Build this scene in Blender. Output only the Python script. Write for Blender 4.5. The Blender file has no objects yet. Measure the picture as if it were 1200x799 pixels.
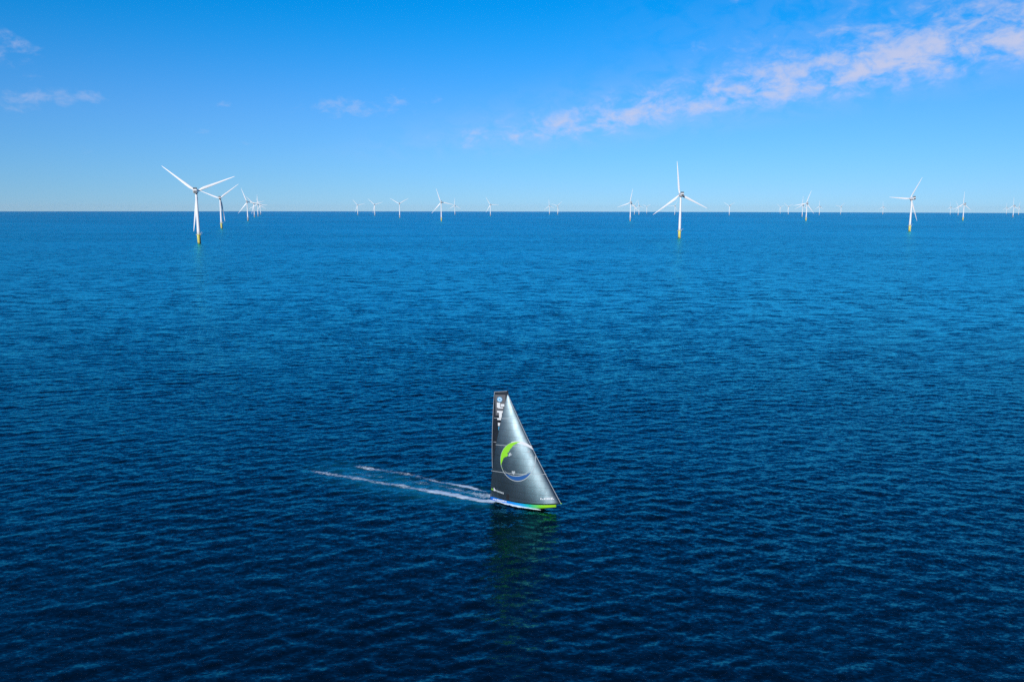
import bpy, bmesh, math, random
import numpy as np
from mathutils import Vector, Matrix

C = bpy.context.scene.collection
SC = bpy.context.scene
rad = math.radians
EARTH = 7.4e6            # effective earth radius with normal refraction (metres)
CAM_H = 71.0

# ------------------------------------------------------------------ camera
cam_d = bpy.data.cameras.new('camera')
cam_d.lens = 28.0
cam_d.sensor_width = 36.0
cam_d.clip_start = 1.0
cam_d.clip_end = 200000.0
cam = bpy.data.objects.new('camera', cam_d)
C.objects.link(cam)
cam.location = (0, 0, CAM_H)
PITCH = 9.47
cam.rotation_mode = 'QUATERNION'
cam.rotation_quaternion = (Matrix.Rotation(rad(90 - PITCH), 4, 'X') @ Matrix.Rotation(rad(0.09), 4, 'Z')).to_quaternion()
SC.camera = cam

# ------------------------------------------------------------------ sun, sky, exposure
SUN_EL = 17.0            # degrees above the horizon
SUN_AZ = 198.0           # compass style: 0 = +Y (view direction), clockwise, so behind and a little to the left
sun_dir = Vector((math.sin(rad(SUN_AZ)) * math.cos(rad(SUN_EL)), math.cos(rad(SUN_AZ)) * math.cos(rad(SUN_EL)), math.sin(rad(SUN_EL))))
sd = bpy.data.lights.new('sun', 'SUN')
sd.energy = 4.2
sd.angle = rad(0.5)
sd.color = (1.0, 0.96, 0.91)
sun = bpy.data.objects.new('sun', sd)
C.objects.link(sun)
sun.rotation_mode = 'QUATERNION'
sun.rotation_quaternion = sun_dir.to_track_quat('Z', 'Y')
sun.location = (200, -300, 300)

SC.view_settings.view_transform = 'Standard'
SC.view_settings.look = 'None'
SC.view_settings.gamma = 1.0
SC.view_settings.use_curve_mapping = False
SC.view_settings.exposure = 0.0

world = bpy.data.worlds.new('World')
SC.world = world
world.use_nodes = True


class NT:
    """small helper to write node trees as expressions"""
    def __init__(self, tree):
        self.t = tree
        self.n = tree.nodes
        self.l = tree.links

    def put(self, sock, v):
        if isinstance(v, bpy.types.NodeSocket):
            self.l.new(v, sock)
        elif v is not None:
            if sock.type == 'RGBA' and len(v) == 3:
                v = (*v, 1.0)
            sock.default_value = v

    def m(self, op, a, b=None, c=None, clamp=False):
        n = self.n.new('ShaderNodeMath')
        n.operation = op
        n.use_clamp = clamp
        self.put(n.inputs[0], a)
        if b is not None:
            self.put(n.inputs[1], b)
        if c is not None:
            self.put(n.inputs[2], c)
        return n.outputs[0]

    def v(self, op, a, b=None, scale=None):
        n = self.n.new('ShaderNodeVectorMath')
        n.operation = op
        self.put(n.inputs[0], a)
        if b is not None:
            self.put(n.inputs[1], b)
        if scale is not None:
            self.put(n.inputs['Scale'], scale)
        return n.outputs[1] if op in ('LENGTH', 'DOT_PRODUCT', 'DISTANCE') else n.outputs[0]

    def sep(self, a):
        n = self.n.new('ShaderNodeSeparateXYZ')
        self.put(n.inputs[0], a)
        return n.outputs

    def comb(self, x, y, z):
        n = self.n.new('ShaderNodeCombineXYZ')
        for i, q in enumerate((x, y, z)):
            self.put(n.inputs[i], q)
        return n.outputs[0]

    def noise(self, vec, scale, detail=2.0, rough=0.5, distortion=0.0):
        n = self.n.new('ShaderNodeTexNoise')
        self.put(n.inputs['Vector'], vec)
        n.inputs['Scale'].default_value = scale
        n.inputs['Detail'].default_value = detail
        n.inputs['Roughness'].default_value = rough
        n.inputs['Distortion'].default_value = distortion
        return n.outputs['Fac'], n.outputs['Color']

    def step(self, a, lo, hi, o0=0.0, o1=1.0):
        n = self.n.new('ShaderNodeMapRange')
        n.interpolation_type = 'SMOOTHSTEP'
        self.put(n.inputs['Value'], a)
        for k, q in (('From Min', lo), ('From Max', hi), ('To Min', o0), ('To Max', o1)):
            self.put(n.inputs[k], q)
        return n.outputs['Result']

    def mix(self, fac, a, b):
        n = self.n.new('ShaderNodeMix')
        n.data_type = 'RGBA'
        self.put(n.inputs[0], fac)
        self.put(n.inputs[6], a)
        self.put(n.inputs[7], b)
        return n.outputs[2]

    def ramp(self, fac, stops):
        n = self.n.new('ShaderNodeValToRGB')
        e = n.color_ramp.elements
        while len(e) < len(stops):
            e.new(0.5)
        for el, (p, c) in zip(e, stops):
            el.position = p
            el.color = (*c, 1.0)
        self.put(n.inputs[0], fac)
        return n.outputs[0]

    def attr(self, name):
        n = self.n.new('ShaderNodeAttribute')
        n.attribute_name = name
        return n.outputs['Fac']


def build_world():
    t = NT(world.node_tree)
    bg = t.n['Background']
    sky = t.n.new('ShaderNodeTexSky')
    sky.sky_type = 'NISHITA'
    sky.sun_disc = False
    sky.sun_elevation = rad(SUN_EL)
    sky.sun_rotation = rad(SUN_AZ)
    sky.altitude = 2000.0
    sky.air_density = SKY_AIR
    sky.dust_density = SKY_DUST
    sky.ozone_density = SKY_OZONE
    d = t.n.new('ShaderNodeTexCoord').outputs['Generated']
    x, y, z = t.sep(d)
    # the clear blue of this sky pales more slowly towards the horizon than the model's
    t.put(sky.inputs['Vector'], t.v('NORMALIZE', t.v('ADD', t.v('MULTIPLY', d, (1.0, 1.0, SKY_STRETCH)), (0.0, 0.0, 0.005))))
    # a polarised, saturated blue: deepen the blue of the sky model
    g = t.n.new('ShaderNodeGamma')
    t.put(g.inputs[0], t.v('SCALE', sky.outputs[0], scale=SKY_PRE))
    g.inputs[1].default_value = SKY_GAMMA
    hs = t.n.new('ShaderNodeHueSaturation')
    hs.inputs['Saturation'].default_value = SKY_SAT
    t.put(hs.inputs['Color'], t.v('MULTIPLY', g.outputs[0], SKY_TINT))
    # a polarising filter at right angles to the light takes the red out of the upper sky
    r0, g0, b0 = t.sep(hs.outputs[0])
    keep = t.step(z, math.sin(rad(5.5)), math.sin(rad(14.0)), 1.0, 0.02)
    keep = t.m('MAXIMUM', keep, t.step(t.v('DOT_PRODUCT', d, tuple(sun_dir)), -0.35, 0.25))
    base = t.comb(t.m('MULTIPLY', r0, keep), g0, b0)
    # clouds, laid out by direction
    az = t.m('ARCTAN2', x, y)
    el = t.m('ARCSINE', z)
    zz = t.m('ADD', t.m('MAXIMUM', z, 0.0), 0.03)
    px = t.m('DIVIDE', x, zz)
    py = t.m('DIVIDE', y, zz)
    mid = t.m('ADD', t.m('MULTIPLY', t.m('SUBTRACT', py, 4.03), -0.535), 2.68)
    off = t.m('SUBTRACT', px, mid)
    width = t.m('ADD', t.m('ADD', t.m('MULTIPLY', py, 0.05), 0.95), t.step(py, 3.4, 5.2, 0.55, 0.0))
    r = t.m('ABSOLUTE', t.m('DIVIDE', off, width))
    band = t.step(r, 0.0, 1.7, 1.0, 0.0)
    band = t.m('MULTIPLY', band, t.step(py, 7.5, 12.5, 1.0, 0.0))
    band = t.m('MULTIPLY', band, t.step(py, 1.2, 2.0, 0.0, 1.0))
    cov = t.m('MULTIPLY', band, t.step(py, 4.6, 8.6, 0.80, 0.70))
    veil = t.m('MULTIPLY', cov, 0.22)
    for (bx, by, rx, ry, s) in CLOUDS:
        a0 = math.atan((bx - 600) / 933.3)
        e0 = math.atan((248 - by) / 933.3 * math.cos(a0) * 1.0)
        da = t.m('DIVIDE', t.m('SUBTRACT', az, a0), rx / 933.3)
        de = t.m('DIVIDE', t.m('SUBTRACT', el, e0), ry / 933.3)
        rr = t.m('ADD', t.m('MULTIPLY', da, da), t.m('MULTIPLY', de, de))
        blob = t.m('MULTIPLY', t.step(rr, 0.0, 2.2, 1.0, 0.0), s)
        cov = t.m('MAXIMUM', cov, blob)
    vec = t.comb(t.m('MULTIPLY', az, 0.75), t.m('MULTIPLY', el, 1.25), 0.37)
    f1, c1 = t.noise(vec, 40.0, 9.0, 0.58, 0.45)
    f2, c2 = t.noise(vec, 11.0, 5.0, 0.6, 0.2)
    f3, c3 = t.noise(vec, 85.0, 6.0, 0.62, 0.3)
    dens = t.m('ADD', t.m('ADD', t.m('MULTIPLY', f1, 0.48), t.m('MULTIPLY', f2, 0.24)), t.m('MULTIPLY', f3, 0.28))
    lo = t.m('SUBTRACT', 0.69, t.m('MULTIPLY', cov, 0.40))
    amount = t.m('MULTIPLY', t.step(dens, lo, t.m('ADD', lo, 0.23)), t.m('MINIMUM', t.m('MULTIPLY', cov, 1.25), 1.0))
    veil = t.m('MULTIPLY', veil, t.step(f1, 0.3, 0.6))
    amount = t.m('MINIMUM', t.m('ADD', t.m('MULTIPLY', amount, 0.64), veil), 0.85)
    col = t.mix(amount, base, CLOUD_COL)
    t.put(bg.inputs['Color'], col)
    bg.inputs['Strength'].default_value = SKY_STRENGTH


SKY_STRENGTH = 0.118
SKY_AIR, SKY_DUST, SKY_OZONE = 1.0, 0.0, 10.0
SKY_STRETCH = 0.64
SKY_PRE, SKY_GAMMA, SKY_SAT = 1.0, 1.0, 1.03
SKY_TINT = (1.0, 1.0, 1.0)
CLOUD_COL = (5.3, 5.3, 6.7)
CLOUDS = [(12, 70, 44, 20, .70), (66, 122, 40, 20, .50), (36, 132, 18, 11, .50), (128, 125, 22, 8, .52), (122, 180, 16, 12, .46),
          (240, 158, 36, 9, .50), (275, 135, 11, 8, .52), (285, 178, 42, 7, .42), (425, 138, 70, 15, .58), (468, 126, 22, 15, .58),
          (505, 127, 20, 7, .50), (850, 21, 11, 8, .50), (808, 68, 11, 12, .46)]
build_world()


# ------------------------------------------------------------------ helpers
def new_mat(name, color, rough=0.5, metal=0.0, spec=0.5):
    m = bpy.data.materials.new(name)
    m.use_nodes = True
    b = m.node_tree.nodes['Principled BSDF']
    b.inputs['Base Color'].default_value = (*color, 1)
    b.inputs['Roughness'].default_value = rough
    b.inputs['Metallic'].default_value = metal
    b.inputs['Specular IOR Level'].default_value = spec
    return m


def weather(m, color, amount=0.15, scale=0.6, stretch=(1, 1, 0.25)):
    """breaks an even paint up with faint streaks and dirt"""
    t = NT(m.node_tree)
    b = t.n['Principled BSDF']
    p = t.n.new('ShaderNodeTexCoord').outputs['Object']
    f, _ = t.noise(t.v('MULTIPLY', p, stretch), scale, 5.0, 0.6)
    k = t.step(f, 0.3, 0.75)
    dark = tuple(c * (1 - amount) for c in color)
    t.put(b.inputs['Base Color'], t.mix(k, color, dark))
    return m


def obj(name, bm_or_mesh, mat, parent=None, smooth=False):
    if isinstance(bm_or_mesh, bmesh.types.BMesh):
        me = bpy.data.meshes.new(name)
        bmesh.ops.recalc_face_normals(bm_or_mesh, faces=bm_or_mesh.faces)
        bm_or_mesh.to_mesh(me)
        bm_or_mesh.free()
    else:
        me = bm_or_mesh
    if mat is not None and not me.materials:
        me.materials.append(mat)
    if smooth:
        me.polygons.foreach_set('use_smooth', [True] * len(me.polygons))
    o = bpy.data.objects.new(name, me)
    C.objects.link(o)
    if parent is not None:
        o.parent = parent
    return o


def loft(bm, rings, close=True, cap=True):
    vs = [[bm.verts.new(p) for p in r] for r in rings]
    n = len(rings[0])
    for a, b in zip(vs[:-1], vs[1:]):
        for i in range(n if close else n - 1):
            j = (i + 1) % n
            bm.faces.new((a[i], a[j], b[j], b[i]))
    if cap:
        bm.faces.new(vs[0][::-1])
        bm.faces.new(vs[-1])
    return vs


def circ(r, z, n=24, cx=0.0, cy=0.0):
    return [(cx + r * math.cos(2 * math.pi * i / n), cy + r * math.sin(2 * math.pi * i / n), z) for i in range(n)]


def tube(bm, pts, radius, n=8):
    pts = [Vector(p) for p in pts]
    rings = []
    for i, p in enumerate(pts):
        d = (pts[min(i + 1, len(pts) - 1)] - pts[max(i - 1, 0)]).normalized()
        a = d.orthogonal().normalized() if abs(d.z) > .9 else d.cross(Vector((0, 0, 1))).normalized()
        b = d.cross(a)
        rr = radius[i] if isinstance(radius, (list, tuple)) else radius
        rings.append([tuple(p + a * rr * math.cos(2 * math.pi * k / n) + b * rr * math.sin(2 * math.pi * k / n)) for k in range(n)])
    loft(bm, rings)


def box(bm, x0, x1, y0, y1, z0, z1, bev=0.0):
    r = bmesh.ops.create_cube(bm, size=1.0)
    vs = r['verts']
    for v in vs:
        v.co = Vector((x0 + (v.co.x + .5) * (x1 - x0), y0 + (v.co.y + .5) * (y1 - y0), z0 + (v.co.z + .5) * (z1 - z0)))
    if bev:
        es = list({e for v in vs for e in v.link_edges})
        bmesh.ops.bevel(bm, geom=es, offset=bev, segments=2, affect='EDGES', profile=0.6)


def merge_grids(name, sheets):
    """several quad sheets (points, attributes) as one mesh"""
    co, quads, at = [], [], {}
    base = 0
    for P, attrs in sheets:
        nr, nc = P.shape[:2]
        co.append(P.reshape(-1, 3))
        i = base + np.arange(nr - 1)[:, None] * nc + np.arange(nc - 1)[None, :]
        quads.append(np.stack([i, i + 1, i + nc + 1, i + nc], -1).reshape(-1))
        for k, a in attrs.items():
            at.setdefault(k, []).append(np.asarray(a).reshape(-1))
        base += nr * nc
    co = np.concatenate(co)
    quads = np.concatenate(quads).astype(np.int32)
    nq = len(quads) // 4
    me = bpy.data.meshes.new(name)
    me.vertices.add(len(co))
    me.vertices.foreach_set('co', co.reshape(-1).astype(np.float32))
    me.loops.add(nq * 4)
    me.loops.foreach_set('vertex_index', quads)
    me.polygons.add(nq)
    me.polygons.foreach_set('loop_start', np.arange(nq, dtype=np.int32) * 4)
    me.polygons.foreach_set('loop_total', np.full(nq, 4, dtype=np.int32))
    me.polygons.foreach_set('use_smooth', np.ones(nq, dtype=bool))
    for k, a in at.items():
        x = me.attributes.new(k, 'FLOAT', 'POINT')
        x.data.foreach_set('value', np.concatenate(a).astype(np.float32))
    me.update(calc_edges=True)
    return me


def grid_mesh(name, P, attrs=None, mats=None):
    """P: (rows, cols, 3) array to a quad sheet"""
    P = np.asarray(P, dtype=np.float64)
    nr, nc = P.shape[:2]
    me = bpy.data.meshes.new(name)
    nq = (nr - 1) * (nc - 1)
    me.vertices.add(nr * nc)
    me.vertices.foreach_set('co', P.reshape(-1).astype(np.float32))
    i = np.arange(nr - 1)[:, None] * nc + np.arange(nc - 1)[None, :]
    quads = np.stack([i, i + 1, i + nc + 1, i + nc], -1).reshape(-1).astype(np.int32)
    me.loops.add(nq * 4)
    me.loops.foreach_set('vertex_index', quads)
    me.polygons.add(nq)
    me.polygons.foreach_set('loop_start', np.arange(nq, dtype=np.int32) * 4)
    me.polygons.foreach_set('loop_total', np.full(nq, 4, dtype=np.int32))
    me.polygons.foreach_set('use_smooth', np.ones(nq, dtype=bool))
    for k, a in (attrs or {}).items():
        at = me.attributes.new(k, 'FLOAT', 'POINT')
        at.data.foreach_set('value', np.asarray(a, dtype=np.float32).reshape(-1))
    me.update(calc_edges=True)
    me.validate()
    return me


# ------------------------------------------------------------------ the sea
rng = np.random.default_rng(11)
NW = 150
lam = np.exp(rng.uniform(np.log(1.0), np.log(8.5), NW))
lam[:8] = rng.uniform(10, 26, 8)
ang = rng.normal(0.0, rad(40), NW) + rad(8)          # direction the waves run, about the camera's view axis
kx = 2 * np.pi / lam * np.sin(ang)
ky = -2 * np.pi / lam * np.cos(ang)
WAVE_SLOPE = 0.096
slope = np.full(NW, WAVE_SLOPE * math.sqrt(2.0 / NW))
slope[:8] *= 0.5
amp = slope * lam / (2 * np.pi)
phs = rng.uniform(0, 2 * np.pi, NW)


def wave(x, y, cell=None):
    """height of the water above mean level; cell = local mesh size, waves the mesh cannot carry fade out"""
    h = np.zeros_like(x)
    lost = np.zeros_like(x)
    # wind patches: slow change of how rough the water is
    gust = 1.0 + 0.22 * np.sin(x * .021 + y * .034 + 1.1) * np.sin(x * .013 - y * .027 + .4) + 0.16 * np.sin(x * .047 + 2.0) * np.sin(y * .061 + .7)
    for i in range(NW):
        w = 1.0
        if cell is not None:
            w = np.clip((lam[i] / cell - 2.5) / 3.0, 0, 1)
            lost += (1 - w) * (1 if i >= 8 else .5)
        s = np.sin(kx[i] * x + ky[i] * y + phs[i])
        h += w * amp[i] * (s + 0.22 * (s * s - 0.5) * 1.0)
    return h * gust, lost / NW


def earth(x, y):
    return -(x * x + y * y) / (2 * EARTH)


def build_sea():
    rs = [60.0]
    while rs[-1] < 46000:
        d = rs[-1]
        st = 0.36 if d < 300 else 0.36 * (d / 300) ** 2
        st = min(st, d * 0.06)
        rs.append(d + st)
    r = np.array(rs)
    az = np.radians(np.linspace(-52, 52, 1500))
    X = r[:, None] * np.sin(az)[None, :]
    Y = r[:, None] * np.cos(az)[None, :]
    step_r = np.gradient(r)
    cell = np.maximum(step_r, r * 0.5 * (az[1] - az[0]))[:, None] * np.ones_like(X)
    n_near = int(np.searchsorted(r, 2200.0))
    Z = np.zeros_like(X)
    lost = np.ones_like(X)
    Z[:n_near], lost[:n_near] = wave(X[:n_near], Y[:n_near], cell[:n_near])
    Z += earth(X, Y)
    # aerated water in the wake of the yacht
    aer = np.zeros_like(X)
    sel = (r > 160) & (r < 240)
    x, y = X[sel], Y[sel]
    s = np.clip((x - (-5.0)) / (-52.0 - (-5.0)), 0, 1)
    c0 = 187.5 + s * 24.0 - 2.0 * np.sin(np.pi * s)
    wd = 5.0 + 3.6 * s
    a = np.exp(-((y - c0) / wd) ** 2) * (1 - 0.55 * s) * np.clip((-4.0 - x) / 3.0, 0, 1) * np.clip((60 + x) / 16.0, 0, 1)
    aer[sel] = a
    sheets = [(np.stack([X, Y, Z], -1), {'lost': lost, 'aer': aer})]
    # the rest of the ocean: beside, below and behind the camera
    for r2, a2 in ((np.geomspace(60, 46000, 160), np.radians(np.linspace(52, 308, 220))), (np.linspace(.5, 60, 60), np.radians(np.linspace(0, 360, 160)))):
        X2 = r2[:, None] * np.sin(a2)[None, :]
        Y2 = r2[:, None] * np.cos(a2)[None, :]
        c2 = np.maximum(np.gradient(r2), r2 * (a2[1] - a2[0]))[:, None] * np.ones_like(X2)
        Z2, l2 = wave(X2, Y2, c2)
        sheets.append((np.stack([X2, Y2, Z2 + earth(X2, Y2)], -1), {'lost': l2, 'aer': np.zeros_like(X2)}))
    me = merge_grids('sea', sheets)
    m = bpy.data.materials.new('sea_water')
    m.use_nodes = True
    t = NT(m.node_tree)
    b = t.n['Principled BSDF']
    geo = t.n.new('ShaderNodeNewGeometry')
    pos = geo.outputs['Position']
    nor = geo.outputs['Normal']
    lost_s = t.attr('lost')
    gust = t.noise(t.v('MULTIPLY', pos, (0.35, 1.0, 1.0)), 0.0045, 4.0, 0.55)[0]
    gust2 = t.noise(t.v('MULTIPLY', pos, (0.22, 1.0, 1.0)), 0.0009, 3.0, 0.5)[0]
    gk = t.m('ADD', t.step(gust, 0.3, 0.7, 0.72, 1.22), t.step(gust2, 0.35, 0.65, -0.12, 0.12))

    def slope_layer(scale, strength, stretch, detail=2.0):
        _, c = t.noise(t.v('MULTIPLY', pos, stretch), scale, detail, 0.55)
        c = t.v('SUBTRACT', c, (0.5, 0.5, 0.5))
        return t.v('SCALE', c, scale=strength)
    fine = slope_layer(2.6, RIPPLE_A, (0.55, 1, 1), 3.0)
    mid = slope_layer(0.75, RIPPLE_B, (0.5, 1, 1), 2.0)
    far = slope_layer(0.16, RIPPLE_C, (0.42, 1, 1), 3.0)
    farw = t.v('SCALE', far, scale=lost_s)
    midw = t.v('SCALE', mid, scale=t.m('ADD', t.m('MULTIPLY', lost_s, 0.35), 0.65))
    tot = t.v('SCALE', t.v('ADD', t.v('ADD', fine, midw), farw), scale=gk)
    sx, sy, _ = t.sep(tot)
    n = t.v('NORMALIZE', t.v('ADD', nor, t.comb(sx, t.m('MULTIPLY', sy, 1.25), 0.0)))
    t.put(b.inputs['Normal'], n)
    aer_s = t.attr('aer')
    an = t.noise(t.v('MULTIPLY', pos, (0.5, 1, 1)), 0.5, 4.0, 0.6)[0]
    ak = t.m('MULTIPLY', aer_s, t.step(an, 0.32, 0.7, 0.25, 1.0))
    t.n.remove(b)
    dif = t.n.new('ShaderNodeBsdfDiffuse')
    t.put(dif.inputs['Color'], t.mix(ak, SEA_COL, (0.012, 0.33, 0.46)))
    t.put(dif.inputs['Normal'], n)
    gl = t.n.new('ShaderNodeBsdfGlossy')
    gl.inputs['Color'].default_value = (*SEA_MIRROR, 1)
    # waves too small or too far for the mesh become roughness
    t.put(gl.inputs['Roughness'], t.m('ADD', t.m('MULTIPLY', lost_s, SEA_FAR_ROUGH), SEA_ROUGH))
    t.put(gl.inputs['Normal'], n)
    fr = t.n.new('ShaderNodeFresnel')
    fr.inputs['IOR'].default_value = 1.47
    t.put(fr.inputs['Normal'], n)
    mx = t.n.new('ShaderNodeMixShader')
    t.l.new(fr.outputs[0], mx.inputs[0])
    t.l.new(dif.outputs[0], mx.inputs[1])
    t.l.new(gl.outputs[0], mx.inputs[2])
    t.l.new(mx.outputs[0], t.n['Material Output'].inputs['Surface'])
    o = obj('sea', me, m)
    o['kind'] = 'structure'
    return o


SEA_COL = (0.0002, 0.0045, 0.0095)
SEA_ROUGH = 0.12
SEA_FAR_ROUGH = 0.13
SEA_MIRROR = (0.13, 0.90, 1.0)      # the water takes the red out of what it mirrors
RIPPLE_A, RIPPLE_B, RIPPLE_C = 0.55, 0.55, 0.75
build_sea()

# ------------------------------------------------------------------ wind turbines
M_WHITE = weather(new_mat('turbine_white', (0.80, 0.80, 0.79), 0.35), (0.80, 0.80, 0.79), 0.08, 0.08)
M_YELLOW = weather(new_mat('marker_yellow', (0.95, 0.88, 0.26), 0.45), (0.95, 0.88, 0.26), 0.15, 0.35)
M_PALE = weather(new_mat('pale_foundation', (0.66, 0.67, 0.62), 0.5), (0.66, 0.67, 0.62), 0.2, 0.35)
M_DARK = new_mat('nacelle_grey', (0.09, 0.095, 0.10), 0.5)
M_STEEL = new_mat('galvanised_steel', (0.42, 0.43, 0.44), 0.45, 0.4)
M_TIDE = weather(new_mat('tide_band', (0.11, 0.09, 0.05), 0.8), (0.11, 0.09, 0.05), 0.5, 0.8)
HUB_H = 103.0
BLADE = 80.5


def tower_mesh():
    bm = bmesh.new()
    zs = np.linspace(17.6, HUB_H - 3.6, 12)
    rings = []
    for z in zs:
        k = (z - zs[0]) / (zs[-1] - zs[0])
        r = 3.15 * (1 - k) + 2.05 * k
        rings.append(circ(r, z, 32))
    loft(bm, rings)
    # flanges between the tower sections
    for z in (45.0, 72.0):
        k = (z - zs[0]) / (zs[-1] - zs[0])
        r = 3.15 * (1 - k) + 2.05 * k
        loft(bm, [circ(r + .06, z - .15, 32), circ(r + .06, z + .15, 32)])
    return bm


def foundation_mesh():
    bm = bmesh.new()
    loft(bm, [circ(3.35, 1.9, 32), circ(3.35, 16.6, 32), circ(3.5, 16.9, 32)])
    return bm


def blade_mesh():
    """along +Z from the hub; leading edge on +X, thickness along Y"""
    bm = bmesh.new()
    st = [(1.4, 3.4, 3.3, 0), (5, 3.5, 3.0, 10), (10, 4.6, 2.0, 16), (16, 5.4, 1.5, 14), (24, 5.0, 1.15, 10), (34, 4.2, .85, 7),
          (46, 3.3, .6, 4), (58, 2.5, .42, 2), (68, 1.85, .3, 0), (75, 1.3, .2, -1), (79, .8, .12, -1), (BLADE, .2, .05, -1)]
    rings = []
    for (z, c, th, tw) in st:
        ring = []
        k = min(1.0, (z - 1.4) / 12)
        for i in range(18):
            a = 2 * math.pi * i / 18
            x = math.cos(a)
            y = math.sin(a)
            # circle at the root, aerofoil farther out
            xa = x * .5 * c
            ya = y * .5 * th * (1 - .45 * k * (1 - x) / 2 * 1.6 if x < 0 else 1)
            xa += k * (-c * .5 + c * .3)
            t = rad(tw)
            ring.append((xa * math.cos(t) - ya * math.sin(t), xa * math.sin(t) + ya * math.cos(t) + 2.6 * (z / BLADE) ** 2, z))
        rings.append(ring)
    loft(bm, rings)
    return bm


def turbine_proto(name, yellow):
    root = bpy.data.objects.new(name, None)
    C.objects.link(root)
    obj('tower', tower_mesh(), M_WHITE, root, True)
    tp = obj('foundation', foundation_mesh(), M_YELLOW if yellow else M_PALE, root, True)
    bm = bmesh.new()
    loft(bm, [circ(3.3, -4.0, 32), circ(3.3, 1.85, 32)])
    obj('tide_band', bm, M_TIDE, tp, True)
    bm = bmesh.new()
    loft(bm, [circ(5.4, 17.0, 32), circ(5.4, 17.35, 32)])
    for i in range(16):
        a = 2 * math.pi * i / 16
        tube(bm, [(5.25 * math.cos(a), 5.25 * math.sin(a), 17.3), (5.25 * math.cos(a), 5.25 * math.sin(a), 18.5)], .05, 6)
    for z in (17.9, 18.5):
        tube(bm, [(5.25 * math.cos(2 * math.pi * i / 32), 5.25 * math.sin(2 * math.pi * i / 32), z) for i in range(33)], .045, 6)
    obj('platform', bm, M_YELLOW if yellow else M_PALE, tp)
    bm = bmesh.new()
    for s in (-.9, .9):
        tube(bm, [(s, -4.5, -2.0), (s, -4.5, 16.9)], .22, 8)
        for z in (1.5, 9.0, 15.5):
            tube(bm, [(s, -4.5, z), (s * .8, -3.2, z)], .14, 6)
    for i in range(30):
        tube(bm, [(-.35, -4.2, 1 + i * .5), (.35, -4.2, 1 + i * .5)], .04, 5)
    for s in (-.35, .35):
        tube(bm, [(s, -4.2, .5), (s, -4.2, 17.0)], .06, 6)
    obj('boat_landing', bm, M_YELLOW if yellow else M_PALE, tp)
    bm = bmesh.new()
    tube(bm, [(4.3, -1.6, 17.3), (4.3, -1.6, 20.6), (4.9, -2.2, 21.6), (7.4, -4.2, 22.3)], [.28, .26, .24, .16], 8)
    tube(bm, [(7.3, -4.1, 22.2), (7.3, -4.1, 19.8)], .05, 5)
    obj('davit_crane', bm, M_WHITE, tp)
    # nacelle, long axis along Y, rotor at +Y
    z = HUB_H
    bm = bmesh.new()
    def sec(y, w, h, zc, c=.9):
        w /= 2
        h /= 2
        return [(-w + c, y, zc - h), (w - c, y, zc - h), (w, y, zc - h + c), (w, y, zc + h - c), (w - c, y, zc + h), (-w + c, y, zc + h), (-w, y, zc + h - c), (-w, y, zc - h + c)]
    loft(bm, [sec(-11.6, 6.6, 6.6, z + .2), sec(-10.9, 7.6, 7.6, z + .2), sec(3.6, 7.6, 7.6, z + .2), sec(5.2, 5.6, 5.6, z, .8)])
    nac = obj('nacelle', bm, M_WHITE, root)
    bm = bmesh.new()
    box(bm, -3.6, 3.6, -11.2, -7.6, z + 4.02, z + 6.9, .25)
    for i in range(9):
        box(bm, -3.3 + i * .78, -3.1 + i * .78, -11.5, -11.22, z + 4.3, z + 6.7)
    obj('cooler', bm, M_DARK, nac)
    bm = bmesh.new()
    box(bm, -3.0, 3.0, -11.95, -11.62, z - 2.9, z + 1.2, .1)
    box(bm, -2.9, 2.9, -9.5, 2.0, z - 4.1, z - 3.62, .1)  # dark slab standing in for the shade on the nacelle underside
    obj('vent_and_underside_shade', bm, M_DARK, nac)
    bm = bmesh.new()
    rings = []
    for (y, r) in ((5.3, 2.3), (5.9, 2.75), (8.4, 2.75), (10.0, 2.1), (10.8, 1.1), (11.0, .2)):
        rings.append([(r * math.cos(2 * math.pi * i / 24), y - 7.2, r * math.sin(2 * math.pi * i / 24)) for i in range(24)])
    loft(bm, rings)
    hub = obj('rotor_hub', bm, M_WHITE, root, True)
    hub.location = (0, 7.2, HUB_H)
    bme = None
    for k in range(3):
        if bme is None:
            bl = obj('blade', blade_mesh(), M_WHITE, hub, True)
            bme = bl.data
        else:
            bl = obj('blade', bme, M_WHITE, hub)
        bl.rotation_euler = (0, k * 2 * math.pi / 3, 0)
    return root


def copy_tree(o, parent=None):
    c = o.copy()
    C.objects.link(c)
    c.parent = parent
    for ch in list(o.children):
        copy_tree(ch, c)
    return c


GROUP = 'white offshore wind turbines along the horizon'
Y, P = True, False
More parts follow.
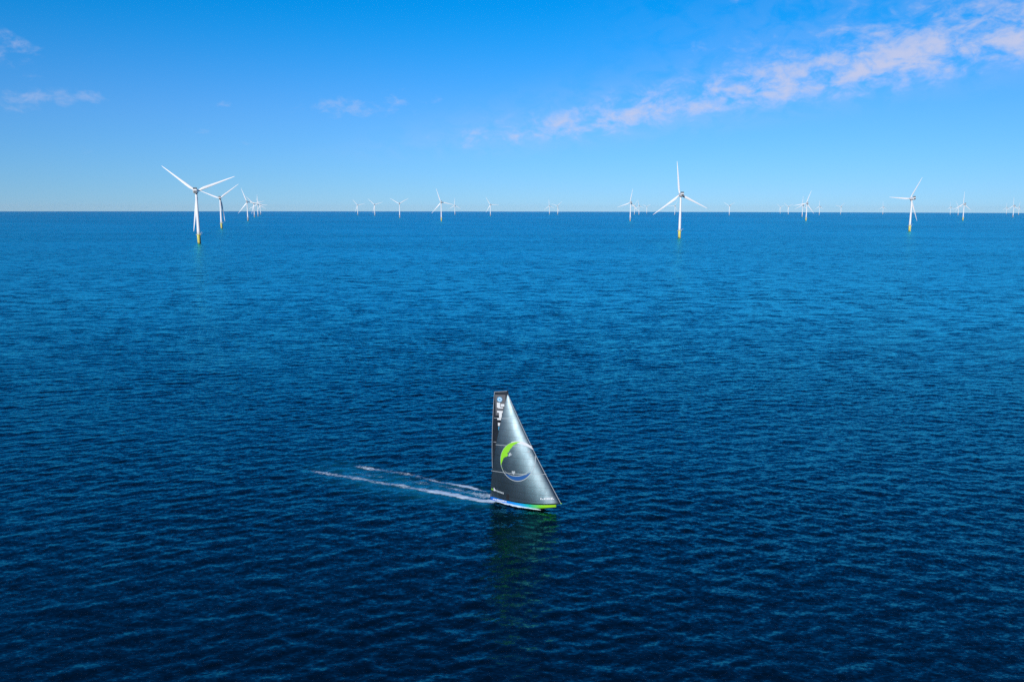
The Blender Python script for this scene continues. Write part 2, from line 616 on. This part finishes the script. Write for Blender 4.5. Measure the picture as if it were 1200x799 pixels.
# x, y on the water, first blade angle, yaw correction, yellow foundation, label
TURBINES = [
    (-629.0, 1611.4, -52, -2, Y, 'largest white wind turbine on the left, broad yellow base with small crane'),
    (-1009.5, 2794.1, 52, 2, Y, 'white turbine with yellow base just right of the large left one, blades in a Y'),
    (-1449.9, 4419.3, -21, 0, P, 'pale turbine leading the receding left cluster, nearest of its bunched towers, no yellow base'),
    (-1965.1, 6145.0, -45, 3, P, 'second tower from the left in the tight bunch of small left turbines'),
    (-2149.5, 6817.7, 0, 0, P, 'third tower of the tight left bunch, one blade pointing straight up'),
    (-2697.0, 8647.4, 90, 0, P, 'small turbine at the right end of the tight left bunch, blade pointing right'),
    (-1620.5, 8459.4, -40, 2, P, 'tiny turbine at the left end of the three spaced out left of centre'),
    (-1289.0, 7564.0, -47, 0, P, 'small turbine in the middle of the three spaced out left of centre'),
    (-824.9, 5910.2, -60, 0, P, 'turbine left of centre with two blades raised in an even wide Y'),
    (-393.0, 4468.2, -19, 0, Y, 'middle sized turbine left of the sail, blade tilted up left, faint yellow foot'),
    (-628.0, 8830.7, 0, 0, P, 'faint tiny turbine close right of the middle sized one left of centre, blade straight up'),
    (-199.6, 7392.2, -30, 0, P, 'lone small turbine nearly above the yacht mast, blade tilted up left'),
    (443.9, 9622.9, -5, 0, P, 'left one of a tiny far pair right of centre, blade upright'),
    (529.5, 9404.3, 48, 0, P, 'right one of a tiny far pair right of centre, blade raised to the right'),
    (666.1, 4549.2, 11, 0, P, 'middle sized turbine left of the big right one, upper blade leaning slightly right'),
    (1472.8, 9719.5, 30, 0, P, 'very faint tower tucked between the middle sized turbine and its small right neighbour'),
    (1459.2, 9292.3, -10, 0, P, 'small hazy turbine just right of the middle sized one beside the big turbine'),
    (2071.8, 12426.9, 60, 0, P, 'faintest far turbine midway between the small hazy one and the big right turbine'),
    (404.4, 1942.3, -6, -4, Y, 'largest wind turbine right of centre, blade straight up, dark nacelle and yellow base'),
    (1868.5, 9273.7, -90, 0, P, 'faint far turbine peeping out behind the big right of centre tower'),
    (2393.2, 8892.7, -60, 0, P, 'lone tiny turbine right of the big one, two blades raised in a wide T'),
    (4232.1, 12741.2, -50, 0, P, 'left and fainter of two tiny turbines left of the right hand trio'),
    (3620.5, 10580.8, -55, 0, P, 'right and clearer of two tiny turbines left of the right hand trio'),
    (2582.4, 7181.2, 5, 0, P, 'pale slim turbine half hidden behind the larger one, directly to its left'),
    (1738.7, 4767.9, 20, -8, Y, 'middle sized turbine with a blade leaning up right, a slimmer one at its left shoulder'),
    (3820.5, 10035.2, 0, 0, P, 'tiny turbine just right of the middle sized leaning blade one, blade upright'),
    (4429.9, 10880.9, 45, 0, P, 'tiny lone turbine with a Y of two raised blades, left of the far right gap'),
    (5084.1, 11067.3, 0, 0, P, 'tiny faint turbine just left of the second largest right hand turbine'),
    (1263.2, 2556.4, 33, 4, Y, 'big turbine at the right with one blade pointing left and yellow base'),
    (6216.5, 11449.6, -5, 0, P, 'far left and faintest of a close trio near the right edge'),
    (5308.8, 9603.7, -30, 0, P, 'middle one of a close trio near the right edge, blade leaning up left'),
    (2859.9, 5113.2, 3, 0, Y, 'tallest of a close trio near the right edge, straight upright blade'),
    (7734.1, 12627.1, 0, 0, P, 'left and faintest of the last three turbines at the right border'),
    (4482.4, 7217.1, 0, 0, P, 'largest and middle one of the last three turbines at the right border'),
    (6708.5, 10687.0, 15, 0, P, 'rightmost turbine of all, small, blade leaning up right at the border'),
]
proto = {}
for (tx, ty, ph, dy, yel, label) in TURBINES:
    if yel not in proto:
        t = proto[yel] = turbine_proto('wind_turbine', yel)
    else:
        t = copy_tree(proto[yel])
    t.location = (tx, ty, earth(tx, ty))
    t.rotation_euler = (0, 0, rad(13 + dy))
    for ch in t.children:
        if ch.name.startswith('rotor_hub'):
            ch.rotation_euler = (0, rad(ph), 0)
    t['label'] = label
    t['category'] = 'wind turbine'
    t['group'] = GROUP

# ------------------------------------------------------------------ the racing yacht
# local axes: X forward, Y to port, Z up; starboard (-Y) is the lee side and faces the camera
HEAD, HEEL = 31.0, 0.5
BOAT = Vector((3.2, 184.8, 0.0))
yacht = bpy.data.objects.new('racing_yacht', None)
C.objects.link(yacht)
yacht.location = BOAT + Vector((0, 0, earth(BOAT.x, BOAT.y)))
yacht.rotation_mode = 'QUATERNION'
yacht.rotation_quaternion = (Matrix.Rotation(rad(-HEAD), 4, 'Z') @ Matrix.Rotation(rad(-1.2), 4, 'Y') @ Matrix.Rotation(rad(HEEL), 4, 'X')).to_quaternion()
yacht['label'] = 'dark sailed racing yacht with blue and lime hull leaving a white wake'
yacht['category'] = 'sailing boat'


def hull_paint():
    m = new_mat('hull_paint', (0, 0, 0), 0.22)
    t = NT(m.node_tree)
    b = t.n['Principled BSDF']
    p = t.n.new('ShaderNodeTexCoord').outputs['Object']
    x, y, z = t.sep(p)
    k = t.m('DIVIDE', t.m('ADD', x, 9.2), 18.4)
    top = t.ramp(k, [(0.0, (.004, .10, .42)), (.35, (.006, .20, .62)), (.52, (.008, .30, .66)), (.66, (.01, .42, .30)), (.80, (.16, .62, .04)), (.9, (.30, .66, .02))])
    low = t.step(z, t.m('ADD', t.m('MULTIPLY', x, 0.035), 0.22), t.m('ADD', t.m('MULTIPLY', x, 0.035), 0.26), 1.0, 0.0)
    t.put(b.inputs['Base Color'], t.mix(low, top, (0.012, 0.014, 0.018)))
    return m


M_HULL = hull_paint()
M_DECK = weather(new_mat('deck_paint', (.05, .16, .30), .6), (.05, .16, .30), .3, 1.2, (1, 1, 1))
M_CARBON = new_mat('carbon', (.018, .019, .021), .35)
M_ROPE = new_mat('pale_tape', (.34, .39, .41), .6, spec=.2)
M_LOGO_W = new_mat('logo_white', (.60, .63, .64), .6, spec=.2)
M_LOGO_G = new_mat('logo_lime', (.21, .55, .02), .6, spec=.2)
M_LOGO_B = new_mat('logo_blue', (.008, .075, .25), .6, spec=.2)
M_LOGO_LB = new_mat('logo_light_blue', (.06, .36, .62), .5)
M_BLACK = new_mat('logo_black', (.006, .006, .008), .6)


def hull_section(x):
    k = (x + 9.2) / 18.3
    if x < -2.5:
        b = 2.55 + .32 * math.sin(math.pi / 2 * (x + 9.2) / 6.7)
    else:
        q = (x + 2.5) / 11.6
        b = 2.87 * max(0.0, 1 - q ** 2.7) ** .72
        b = max(b, .10)
    sheer = 1.30 + .35 * k
    keel = -.05 - .40 * math.sin(math.pi * min(1, k * 1.12)) if k < .8929 else -.05
    keel += max(0, k - .62) ** 2 * 5.2
    keel = min(keel, sheer - .25)
    chine = keel + (sheer - keel) * .42
    return b, sheer, keel, chine


def build_hull():
    bm = bmesh.new()
    rings = []
    for x in np.concatenate([np.linspace(-9.2, 7, 24), np.linspace(7.3, 9.1, 10)]):
        b, s, k, c = hull_section(x)
        half = [(0, k), (b * .45, k + (c - k) * .16), (b * .80, k + (c - k) * .52), (b * .95, c), (b * .99, c + (s - c) * .5), (b, s - .06), (b * .975, s)]
        ring = [(x, -y, z) for y, z in half[::-1]] + [(x, y, z) for y, z in half[1:]]
        rings.append(ring)
    vs = loft(bm, rings, close=False, cap=False)
    bm.faces.new(vs[0])
    bm.faces.new(vs[-1])
    hull = obj('hull', bm, M_HULL, yacht, True)
    bm = bmesh.new()
    rings = []
    for x in np.concatenate([np.linspace(-9.15, 7, 24), np.linspace(7.3, 9.05, 8)]):
        b, s, k, c = hull_section(x)
        well = .42 if -8.6 < x < -3.6 else 0.0
        w = b * .972
        rings.append([(x, -w, s - .02), (x, -w * .72, s + .03), (x, -w * .6, s + .04 - well), (x, 0, s + .10 - well), (x, w * .6, s + .04 - well), (x, w * .72, s + .03), (x, w, s - .02)])
    loft(bm, rings, close=False, cap=False)
    obj('deck', bm, M_DECK, yacht)
    bm = bmesh.new()
    prof = [(-4.3, 1.05, 1.0, 1.45), (-3.9, 1.45, 1.35, 2.28), (-2.2, 1.5, 1.4, 2.34), (-.4, 1.3, 1.15, 2.12), (1.4, .9, .7, 1.72), (1.9, .6, .5, 1.6)]
    rings = [[(x, -w0, 1.3), (x, -w0, z - .35), (x, -w1 * .8, z), (x, w1 * .8, z), (x, w0, z - .35), (x, w0, 1.3)] for x, w0, w1, z in prof]
    loft(bm, rings)
    roof = obj('coachroof', bm, M_DECK, yacht)
    bm = bmesh.new()
    for s in (-1, 1):
        box(bm, -3.4, -1.2, s * 1.50 - .02, s * 1.50 + .02, 1.62, 1.86)
    obj('side_window', bm, M_BLACK, roof)
    # lifelines and stanchions
    bm = bmesh.new()
    for sgn in (-1, 1):
        top, low = [], []
        for x in np.linspace(-8.9, 8.4, 11):
            b, s, k, c = hull_section(x)
            p = (x, sgn * (b * .96), s)
            q = (x, sgn * (b * .96), s + .65)
            tube(bm, [p, q], .022, 6)
            top.append(q)
            low.append((q[0], q[1], q[2] - .32))
        tube(bm, top, .014, 5)
        tube(bm, low, .012, 5)
    obj('lifelines', bm, M_ROPE, yacht)
    for sgn in (-1, 1):
        bm = bmesh.new()
        pr = [(-.26, 0), (-.1, .05), (.12, .06), (.26, 0), (.12, -.06), (-.1, -.05)]
        loft(bm, [[(-9.0 + a, sgn * 1.7 + b2, z) for a, b2 in pr] for z in (-1.6, .55)])
        obj('rudder', bm, M_CARBON, yacht)
    bm = bmesh.new()
    tube(bm, [(8.6, 0, 1.62), (10.15, 0, 1.92)], [.13, .09], 10)
    obj('bowsprit', bm, M_LOGO_G, yacht)
    # pale, unreadable lettering along the blue topside
    rnd = random.Random(4)
    bm = bmesh.new()
    x = -8.2
    while x < -3.9:
        w = rnd.uniform(.16, .34)
        b, s, k, c = hull_section(x + w / 2)
        zb = s - .62 + rnd.uniform(-.03, .03)
        y = -(b + .012)
        box(bm, x, x + w, y - .006, y + .006, zb, zb + rnd.uniform(.2, .34))
        x += w + rnd.uniform(.07, .15)
    obj('lettering', bm, M_LOGO_W, hull)
    for o in yacht.children:
        if o.name.split('.')[0] != 'bowsprit':
            o.scale = (.93, 1, 1)
            o.location = (.15, 0, 0)
    return hull


build_hull()

# sail outlines in the boat's fore and aft plane (x, z)
TACK, JHEAD, CLEW = (9.95, 1.75), (-4.25, 27.0), (-8.45, 1.4)
MTOP, MBASE = (-4.25, 27.75), (-.75, 1.75)
MHEAD = (-7.3, 27.4)


def lerp(a, b, t):
    return a + (b - a) * t


def jib_edges(z):
    t = (z - TACK[1]) / (JHEAD[1] - TACK[1])
    xl = lerp(TACK[0], JHEAD[0], t) - .22 * np.sin(np.pi * t)
    t2 = (z - CLEW[1]) / (JHEAD[1] - CLEW[1])
    xe = lerp(CLEW[0], JHEAD[0], t2) 
    return xl, xe, np.clip(t, 0, 1)


def jib_y(x, z):
    xl, xe, t = jib_edges(z)
    c = np.maximum(xl - xe, .05)
    u = np.clip((xl - x) / c, 0, 1)
    camber = (JIB_CAMBER - .045 * t) * c * (u ** .72) * (1 - u) / .3535
    sheet = c * (.13 + .34 * t) * u
    sag = .35 * np.sin(np.pi * t) * (1 - u)
    return -(camber + sheet + sag)


JIB_CAMBER = .115


def main_y(x, z):
    xl = lerp(MBASE[0], MTOP[0], (z - MBASE[1]) / (MTOP[1] - MBASE[1])) - .15
    c = np.maximum(xl + 8.8, 1.0)
    u = np.clip((xl - x) / c, 0, 1)
    t = np.clip((z - 3.0) / 25.0, 0, 1)
    return -(.06 * c * 4 * u * (1 - u) + (.5 + .7 * t) * u)


def sail_film():
    """dark laminate with a silver sheen: darker panels, faint seams"""
    m = new_mat('sail_film', (.2, .22, .24), .34, .85)
    t = NT(m.node_tree)
    b = t.n['Principled BSDF']
    p = t.n.new('ShaderNodeTexCoord').outputs['Object']
    f, _ = t.noise(t.v('MULTIPLY', p, (1.0, .2, .35)), .55, 5.0, .6)
    k = t.step(f, .3, .72)
    x, y, z = t.sep(p)
    seam = t.m('LESS_THAN', t.m('ABSOLUTE', t.m('SUBTRACT', t.m('FRACT', t.m('ADD', t.m('MULTIPLY', z, .62), t.m('MULTIPLY', x, .02))), .5)), .035)
    col = t.mix(k, SAIL_A, SAIL_B)
    col = t.mix(t.m('MULTIPLY', seam, .35), col, (.02, .024, .028))
    t.put(b.inputs['Base Color'], col)
    t.put(b.inputs['Roughness'], t.step(f, .25, .75, SAIL_R - .012, SAIL_R + .015))
    return m


SAIL_A, SAIL_B, SAIL_R = (.092, .124, .142), (.060, .088, .106), .40
M_FILM = sail_film()
M_MAIN = weather(new_mat('main_cloth', (.016, .022, .032), .6, spec=.12), (.016, .022, .032), .5, .5)


def sheet_between(fx0, fx1, zs, fy, nu, offs=0.0):
    rows = []
    for z in zs:
        x0, x1 = fx0(z), fx1(z)
        xs = np.linspace(x0, x1, nu)
        rows.append(np.stack([xs, fy(xs, np.full(nu, z)) + offs, np.full(nu, z)], -1))
    return np.array(rows)


def thick(o, th):
    s = o.modifiers.new('thickness', 'SOLIDIFY')
    s.thickness = th
    s.offset = 0.0


def build_sails():
    # genoa with a sweeping foot
    nu, nv = 48, 70
    P = []
    for j in range(nv):
        t = j / (nv - 1)
        row = []
        for i in range(nu):
            u = i / (nu - 1)
            zl = lerp(TACK[1], JHEAD[1], t)
            ze = lerp(CLEW[1], JHEAD[1], t)
            z = lerp(zl, ze, u) - .28 * math.sin(math.pi * u) * (1 - t) ** 6
            xl, xe, _ = jib_edges(z)
            x = lerp(xl, xe, u)
            row.append((x, float(jib_y(x, z)), z))
        P.append(row)
    genoa = obj('genoa', grid_mesh('genoa', P), M_FILM, yacht)
    thick(genoa, .02)

    def on_jib(name, polyrows, mat, off=-.035):
        Q = [[(x, float(jib_y(x, z)) + off, z) for x, z in row] for row in polyrows]
        return obj(name, grid_mesh(name, Q), mat, genoa)
    # luff tape and leech tape
    pts = []
    for z in np.linspace(TACK[1], JHEAD[1], 40):
        xl, xe, _ = jib_edges(z)
        pts.append((xl, float(jib_y(xl, z)), z))
    bm = bmesh.new()
    tube(bm, pts, .075, 8)
    obj('luff_tape', bm, M_ROPE, genoa, True)
    # pale seams across the sail
    for (xa, za, xb, zb) in ((-5.1, 21.2, -1.4, 21.4), (-6.3, 14.8, 2.5, 15.05), (-7.6, 8.15, 6.2, 8.6)):
        xs = np.linspace(xa, xb, 40)
        zs = np.linspace(za, zb, 40)
        on_jib('seam', [[(x, z - .05) for x, z in zip(xs, zs)], [(x, z + .05) for x, z in zip(xs, zs)]], M_ROPE)
    # emblem: ring with a lime crescent on the left and a blue one below
    cx, cz, rx, rz = -.6, 11.3, 4.3, 4.75

    def arc(a0, a1, r, n=48, jit=0.0, seed=0):
        rr = random.Random(seed)
        out = []
        for i in range(n):
            a = rad(lerp(a0, a1, i / (n - 1)))
            q = r(i / (n - 1)) if callable(r) else r
            q += rr.uniform(-jit, jit)
            out.append((cx + rx * q * math.cos(a), cz + rz * q * math.sin(a)))
        return out

    def strip(name, a0, a1, r_out, r_in, mat, off, n=48, jit=0.0, seed=1):
        o, i2 = arc(a0, a1, r_out, n), arc(a0, a1, r_in, n, jit, seed)
        rows = [[(lerp(p[0], q[0], k / 4), lerp(p[1], q[1], k / 4)) for p, q in zip(o, i2)] for k in range(5)]
        return on_jib(name, rows, mat, off)
    strip('emblem_ring', 40, 378, 1.0, .968, M_ROPE, -.036, 90)
    strip('emblem_crest', 38, 112, 1.02, lambda t: 1.0 - .09 * math.sin(math.pi * t) - .02, M_LOGO_W, -.040)
    strip('emblem_land', 84, 214, .985, lambda t: .97 - .30 * math.sin(math.pi * min(1, t * 1.12)) ** 1.3 - (.10 if .50 < t < .62 else 0), M_LOGO_G, -.044, 60, .025, 3)
    strip('emblem_sea', 226, 330, .95, lambda t: .95 - .20 * math.sin(math.pi * t) ** .8, M_LOGO_B, -.044)
    strip('emblem_wave', 210, 352, lambda t: .95 - .21 * math.sin(math.pi * t) ** .8, lambda t: .95 - .24 * math.sin(math.pi * t) ** .8, M_ROPE, -.047)
    # small white splashes of the emblem
    def blob(name, bx, bz, r, mat, seed, off=-.050, sx=1.0):
        rr = random.Random(seed)
        o = []
        for i in range(25):
            a = 2 * math.pi * (i % 24) / 24
            o.append((a, r * rr.uniform(.45, 1.35)))
        o[-1] = o[0][0] + 2 * math.pi, o[0][1]
        rows = [[(bx + sx * q * k / 3 * math.cos(a), bz + q * k / 3 * math.sin(a)) for a, q in o] for k in range(4)]
        return on_jib(name, rows, mat, off)
    blob('emblem_splash', cx - 1.75, cz + 1.55, .42, M_ROPE, 2)
    blob('emblem_splash', cx - .75, cz - 2.75, .45, M_ROPE, 5)
    blob('emblem_splash', cx + 2.55, cz + 2.55, .34, M_ROPE, 7)
    blob('emblem_splash', cx + 3.05, cz + 1.65, .30, M_ROPE, 9)
    # lettering by the clew and by the tack, unreadable at this distance
    def words(name, xa, xb, za, zb, hgt, seed, mat):
        rr = random.Random(seed)
        rowsx = []
        x = xa
        bm = bmesh.new()
        while x < xb:
            w = rr.uniform(.22, .36)
            z = lerp(za, zb, (x - xa) / (xb - xa))
            for k in range(rr.choice((1, 2, 2))):
                z0 = z + k * hgt * .55
                h2 = hgt * rr.uniform(.36, .5) if k or rr.random() < .6 else hgt
                q = [(x, z0), (x + w, z0), (x + w, z0 + h2), (x, z0 + h2)]
                bm.faces.new([bm.verts.new((a, float(jib_y(a, b)) - .04, b)) for a, b in q])
            x += w + rr.uniform(.08, .14)
        return obj(name, bm, mat, genoa)
    words('lettering', -6.9, -4.0, 3.05, 2.75, .42, 3, M_ROPE)
    words('lettering', 5.5, 8.6, 2.75, 2.9, .48, 8, M_LOGO_W)
    blob('clew_logo', -6.9, 3.45, .36, M_LOGO_W, 4)
    blob('clew_logo', -7.6, 3.35, .24, M_LOGO_G, 6)
    on_jib('foot_patch', [[(x, z) for x in np.linspace(-3.35, -2.6, 5)] for z in np.linspace(1.62, 2.95, 6)], M_BLACK)

    # mainsail with a square head
    P = []
    for j in range(60):
        t = j / 59
        row = []
        for i in range(26):
            u = i / 25
            zl = lerp(2.9, MTOP[1] - .1, t)
            ze = lerp(2.6, MHEAD[1], t)
            z = lerp(zl, ze, u)
            xl = lerp(MBASE[0], MTOP[0], (zl - MBASE[1]) / (MTOP[1] - MBASE[1])) - .15
            xe = -8.7 + (8.7 + MHEAD[0]) * max(0, (t - .25) / .75) ** 1.55
            x = lerp(xl, xe, u)
            row.append((x, float(main_y(x, z)), z))
        P.append(row)
    ms = obj('mainsail', grid_mesh('mainsail', P), M_MAIN, yacht)
    thick(ms, .02)
    bm = bmesh.new()
    tube(bm, [P[j][25] for j in range(60)], .055, 6)
    tube(bm, [P[59][i] for i in range(26)], .06, 6)
    obj('leech_tape', bm, M_ROPE, ms, True)

    def on_main(name, rows, mat, off=-.04):
        Q = [[(x, float(main_y(x, z)) + off, z) for x, z in row] for row in rows]
        return obj(name, grid_mesh(name, Q), mat, ms)

    def disc(name, bx, bz, r0, r1, mat, off):
        return on_main(name, [[(bx + r * math.cos(2 * math.pi * i / 24), bz + r * math.sin(2 * math.pi * i / 24)) for i in range(25)] for r in (r0, (r0 + r1) / 2, r1)], mat, off)

    def patch(name, x0, x1, z0, z1, mat, off=-.04, sl=0.0):
        return on_main(name, [[(x + sl * (z - z0), z) for x in np.linspace(x0, x1, 5)] for z in np.linspace(z0, z1, 5)], mat, off)
    patch('head_panel', -7.15, -4.7, 21.6, 26.75, new_mat('head_cloth', (.10, .105, .115), .6, spec=.15), -.036, .0)
    disc('round_logo', -6.05, 25.6, 0.01, .62, M_LOGO_LB, -.045)
    disc('round_logo_ring', -6.05, 25.6, .30, .46, M_LOGO_W, -.050)
    # white block marks running down the sail
    for (x0, x1, z0, z1) in ((-6.75, -5.95, 23.55, 24.8), (-5.8, -4.95, 23.9, 24.5), (-6.45, -5.25, 23.4, 23.7),
                             (-6.75, -5.1, 22.3, 22.8), (-6.25, -5.55, 21.0, 22.3), (-6.75, -5.2, 20.5, 21.0), (-6.6, -5.5, 19.0, 19.8)):
        patch('block_mark', x0, x1, z0, z1, M_LOGO_W, -.048)
    patch('pale_blue_mark', -6.5, -5.6, 17.6, 18.8, M_LOGO_LB, -.048)
    patch('black_flash', -7.9, -6.4, 13.2, 17.0, M_BLACK, -.046, .28)
    patch('black_flash', -8.25, -7.6, 10.8, 12.8, M_BLACK, -.046, .2)
    for (xa, za, xb, zb) in ((-7.6, 20.9, -4.4, 21.1), (-8.0, 14.8, -4.6, 14.9)):
        xs = np.linspace(xa, xb, 20)
        zs = np.linspace(za, zb, 20)
        on_main('batten', [[(x, z - .05) for x, z in zip(xs, zs)], [(x, z + .05) for x, z in zip(xs, zs)]], M_ROPE, -.052)

    # spars
    bm = bmesh.new()
    rings = []
    for t in np.linspace(0, 1, 14):
        x, z = lerp(MBASE[0], MTOP[0], t), lerp(MBASE[1], MTOP[1], t)
        k = 1 - .35 * t
        rings.append([(x + .26 * k * math.cos(2 * math.pi * i / 14), .13 * k * math.sin(2 * math.pi * i / 14), z) for i in range(14)])
    loft(bm, rings)
    mast = obj('mast', bm, M_CARBON, yacht, True)
    bm = bmesh.new()
    tube(bm, [(MTOP[0], 0, MTOP[1]), (MTOP[0] - .1, 0, MTOP[1] + .9)], .03, 6)
    tube(bm, [(MTOP[0], 0, MTOP[1] + .1), (MTOP[0] + .7, 0, MTOP[1] + .35)], .03, 6)
    obj('masthead_aerial', bm, M_CARBON, mast)
    bm = bmesh.new()
    for s in (-1, 1):
        tube(bm, [(MBASE[0], s * .2, 2.1), (MBASE[0] - .6, s * 2.7, 4.6)], [.1, .07], 8)
    obj('outrigger', bm, M_CARBON, mast)
    bm = bmesh.new()
    tube(bm, [(MBASE[0] - .2, 0, 2.55), (-8.6, -.55, 2.45)], [.16, .12], 10)
    obj('boom', bm, M_CARBON, yacht)
    bm = bmesh.new()
    tube(bm, [(8.3, 0, 1.7), (-2.6, 0, 24.6)], .03, 6)
    tube(bm, [(-8.9, .9, 1.5), (MTOP[0] - .1, 0, MTOP[1])], .02, 6)
    for s in (-1, 1):
        tube(bm, [(MBASE[0] - .6, s * 2.7, 4.6), (-2.3, 0, 21.0)], .02, 6)
        tube(bm, [(MBASE[0] - .6, s * 2.7, 4.6), (-1.0, s * 2.6, 1.7)], .02, 6)
    obj('rigging', bm, M_CARBON, yacht)


build_sails()


# ------------------------------------------------------------------ wake and bow wave
def foam_mat():
    m = bpy.data.materials.new('sea_foam')
    m.use_nodes = True
    t = NT(m.node_tree)
    b = t.n['Principled BSDF']
    b.inputs['Base Color'].default_value = (.80, .93, .97, 1)
    b.inputs['Roughness'].default_value = .7
    pos = t.n.new('ShaderNodeNewGeometry').outputs['Position']
    f1, _ = t.noise(t.v('MULTIPLY', pos, (.6, 1, 1)), 1.7, 8.0, .72, .8)
    f2, _ = t.noise(t.v('MULTIPLY', pos, (.5, 1, 1)), .22, 3.0, .5)
    f = t.m('ADD', t.m('MULTIPLY', f1, .72), t.m('MULTIPLY', f2, .28))
    cov = t.attr('cov')
    lo = t.m('SUBTRACT', .86, t.m('MULTIPLY', cov, .74))
    a = t.step(f, lo, t.m('ADD', lo, .20))
    a = t.m('MULTIPLY', a, t.step(cov, 0.0, .12))
    t.put(b.inputs['Alpha'], a)
    return m


M_FOAM = foam_mat()


def build_wake():
    verts, faces, cov = [], [], []

    def ribbon(path, widths, covers, lift=.07, bulge=None, nw=17, seg=.35):
        P = np.array(path, float)
        d = np.concatenate([[0], np.cumsum(np.linalg.norm(np.diff(P, axis=0), axis=1))])
        n = max(8, int(d[-1] / seg))
        s = np.linspace(0, d[-1], n)
        # smooth the path a little
        X = np.interp(s, d, P[:, 0])
        Yy = np.interp(s, d, P[:, 1])
        ker = np.ones(9) / 9
        X = np.convolve(np.pad(X, 4, 'edge'), ker, 'valid')
        Yy = np.convolve(np.pad(Yy, 4, 'edge'), ker, 'valid')
        W = np.interp(s, d, widths)
        Cv = np.interp(s, d, covers)
        T = np.stack([np.gradient(X), np.gradient(Yy)], -1)
        T /= np.linalg.norm(T, axis=1)[:, None]
        N = np.stack([-T[:, 1], T[:, 0]], -1)
        w = np.linspace(-1, 1, nw)
        gx = X[:, None] + N[:, :1] * W[:, None] * w[None]
        gy = Yy[:, None] + N[:, 1:] * W[:, None] * w[None]
        z = wave(gx, gy)[0] + earth(gx, gy) + lift
        if bulge is not None:
            B = np.interp(s, d, bulge)
            z += B[:, None] * (1 - w[None] ** 2)
        c = Cv[:, None] * (1 - np.abs(w[None]) ** 1.6)
        base = len(verts)
        verts.extend(np.stack([gx, gy, z], -1).reshape(-1, 3).tolist())
        cov.extend(c.reshape(-1).tolist())
        for i in range(n - 1):
            for j in range(nw - 1):
                a = base + i * nw + j
                faces.append((a, a + 1, a + nw + 1, a + nw))
    # the long streak that starts under the lee quarter
    ribbon([(-58, 211.5), (-53.5, 208.4), (-47.1, 205.6), (-39.6, 202.2), (-34.5, 199.6), (-28.7, 197.4), (-24.1, 195), (-17.2, 192), (-12.8, 189.6), (-8.4, 187.3), (-5.0, 185.9), (-3.0, 184.9)],
           [1.4, 2.3, 2.6, 2.8, 2.6, 2.5, 2.5, 2.4, 2.2, 1.9, 1.5, .8], [.35, .58, .60, .66, .58, .60, .72, .82, .86, .9, .95, .3])
    # the fainter streak from the windward quarter
    ribbon([(-46, 214.5), (-42.7, 212.8), (-35, 209.1), (-27.7, 206.3), (-22.7, 202.9), (-17.9, 199.5), (-12.2, 197.0), (-8.8, 195.0), (-6.1, 192.4)],
           [1.8, 2.6, 2.8, 2.5, 2.4, 2.1, 1.9, 1.4, .8], [.3, .60, .58, .55, .55, .62, .76, .74, .6])
    # loose flecks between them
    ribbon([(-44, 208.5), (-33, 203.5), (-22, 199), (-12, 193.5), (-6, 189)], [4.6, 4.4, 4.0, 3.6, 2.8], [.44, .49, .49, .54, .66])
    # white water along the lee side of the hull
    fw = np.array([math.cos(rad(HEAD)), -math.sin(rad(HEAD))])
    sb = np.array([fw[1], -fw[0]])

    def at(x, s):
        p = np.array([BOAT.x, BOAT.y]) + fw * x + sb * s
        return (p[0], p[1])
    side = [(-9.4, 2.6), (-7, 2.65), (-4, 2.7), (-1, 2.65), (2, 2.4), (4.2, 2.0), (5.6, 1.6)]
    ribbon([at(*p) for p in side], [1.0, .95, .9, 1.0, .9, .7, .4], [.9, .95, 1.0, 1.15, 1.25, 1.25, .9], .05, [.15, .25, .32, .45, .45, .35, .1], 13, .2)
    side = [(-9.6, -2.6), (-6, -3.1), (-2, -3.2), (2, -2.8), (5, -1.9)]
    ribbon([at(*p) for p in side], [.9, .8, .7, .6, .3], [.8, .8, .9, 1.0, .9], .05, [.1, .12, .2, .3, .1], 13, .2)
    # churned water straight behind the transom
    ribbon([at(-17, .4), at(-13, .2), at(-9.3, 0)], [3.0, 2.6, 2.3], [.42, .55, .75], .06)
    me = bpy.data.meshes.new('wake_foam')
    me.from_pydata(verts, [], faces)
    a = me.attributes.new('cov', 'FLOAT', 'POINT')
    a.data.foreach_set('value', np.array(cov, dtype=np.float32))
    me.polygons.foreach_set('use_smooth', [True] * len(me.polygons))
    o = obj('wake_foam', me, M_FOAM)
    o['kind'] = 'stuff'


build_wake()


# ------------------------------------------------------------------ sea air: pales the far turbines and the horizon
def build_haze():
    bm = bmesh.new()
    box(bm, -47500, 47500, -47500, 47500, -145.0, 190.0)
    m = bpy.data.materials.new('sea_haze')
    m.use_nodes = True
    t = NT(m.node_tree)
    t.n.remove(t.n['Principled BSDF'])
    pv = t.n.new('ShaderNodeVolumePrincipled')
    pv.inputs['Color'].default_value = (*HAZE_COL, 1)
    pv.inputs['Density'].default_value = HAZE
    pv.inputs['Density Attribute'].default_value = ''
    t.l.new(pv.outputs[0], t.n['Material Output'].inputs['Volume'])
    o = obj('haze', bm, m)
    o['kind'] = 'stuff'


HAZE, HAZE_COL = 0.45e-5, (0.88, 0.96, 1.0)
build_haze()

SC.render.engine = 'CYCLES'
SC.cycles.use_denoising = False          # fine grain suits the water better than smoothing
SC.cycles.caustics_reflective = False
SC.cycles.caustics_refractive = False
SC.cycles.blur_glossy = 1.0
SC.cycles.sample_clamp_indirect = 1.0
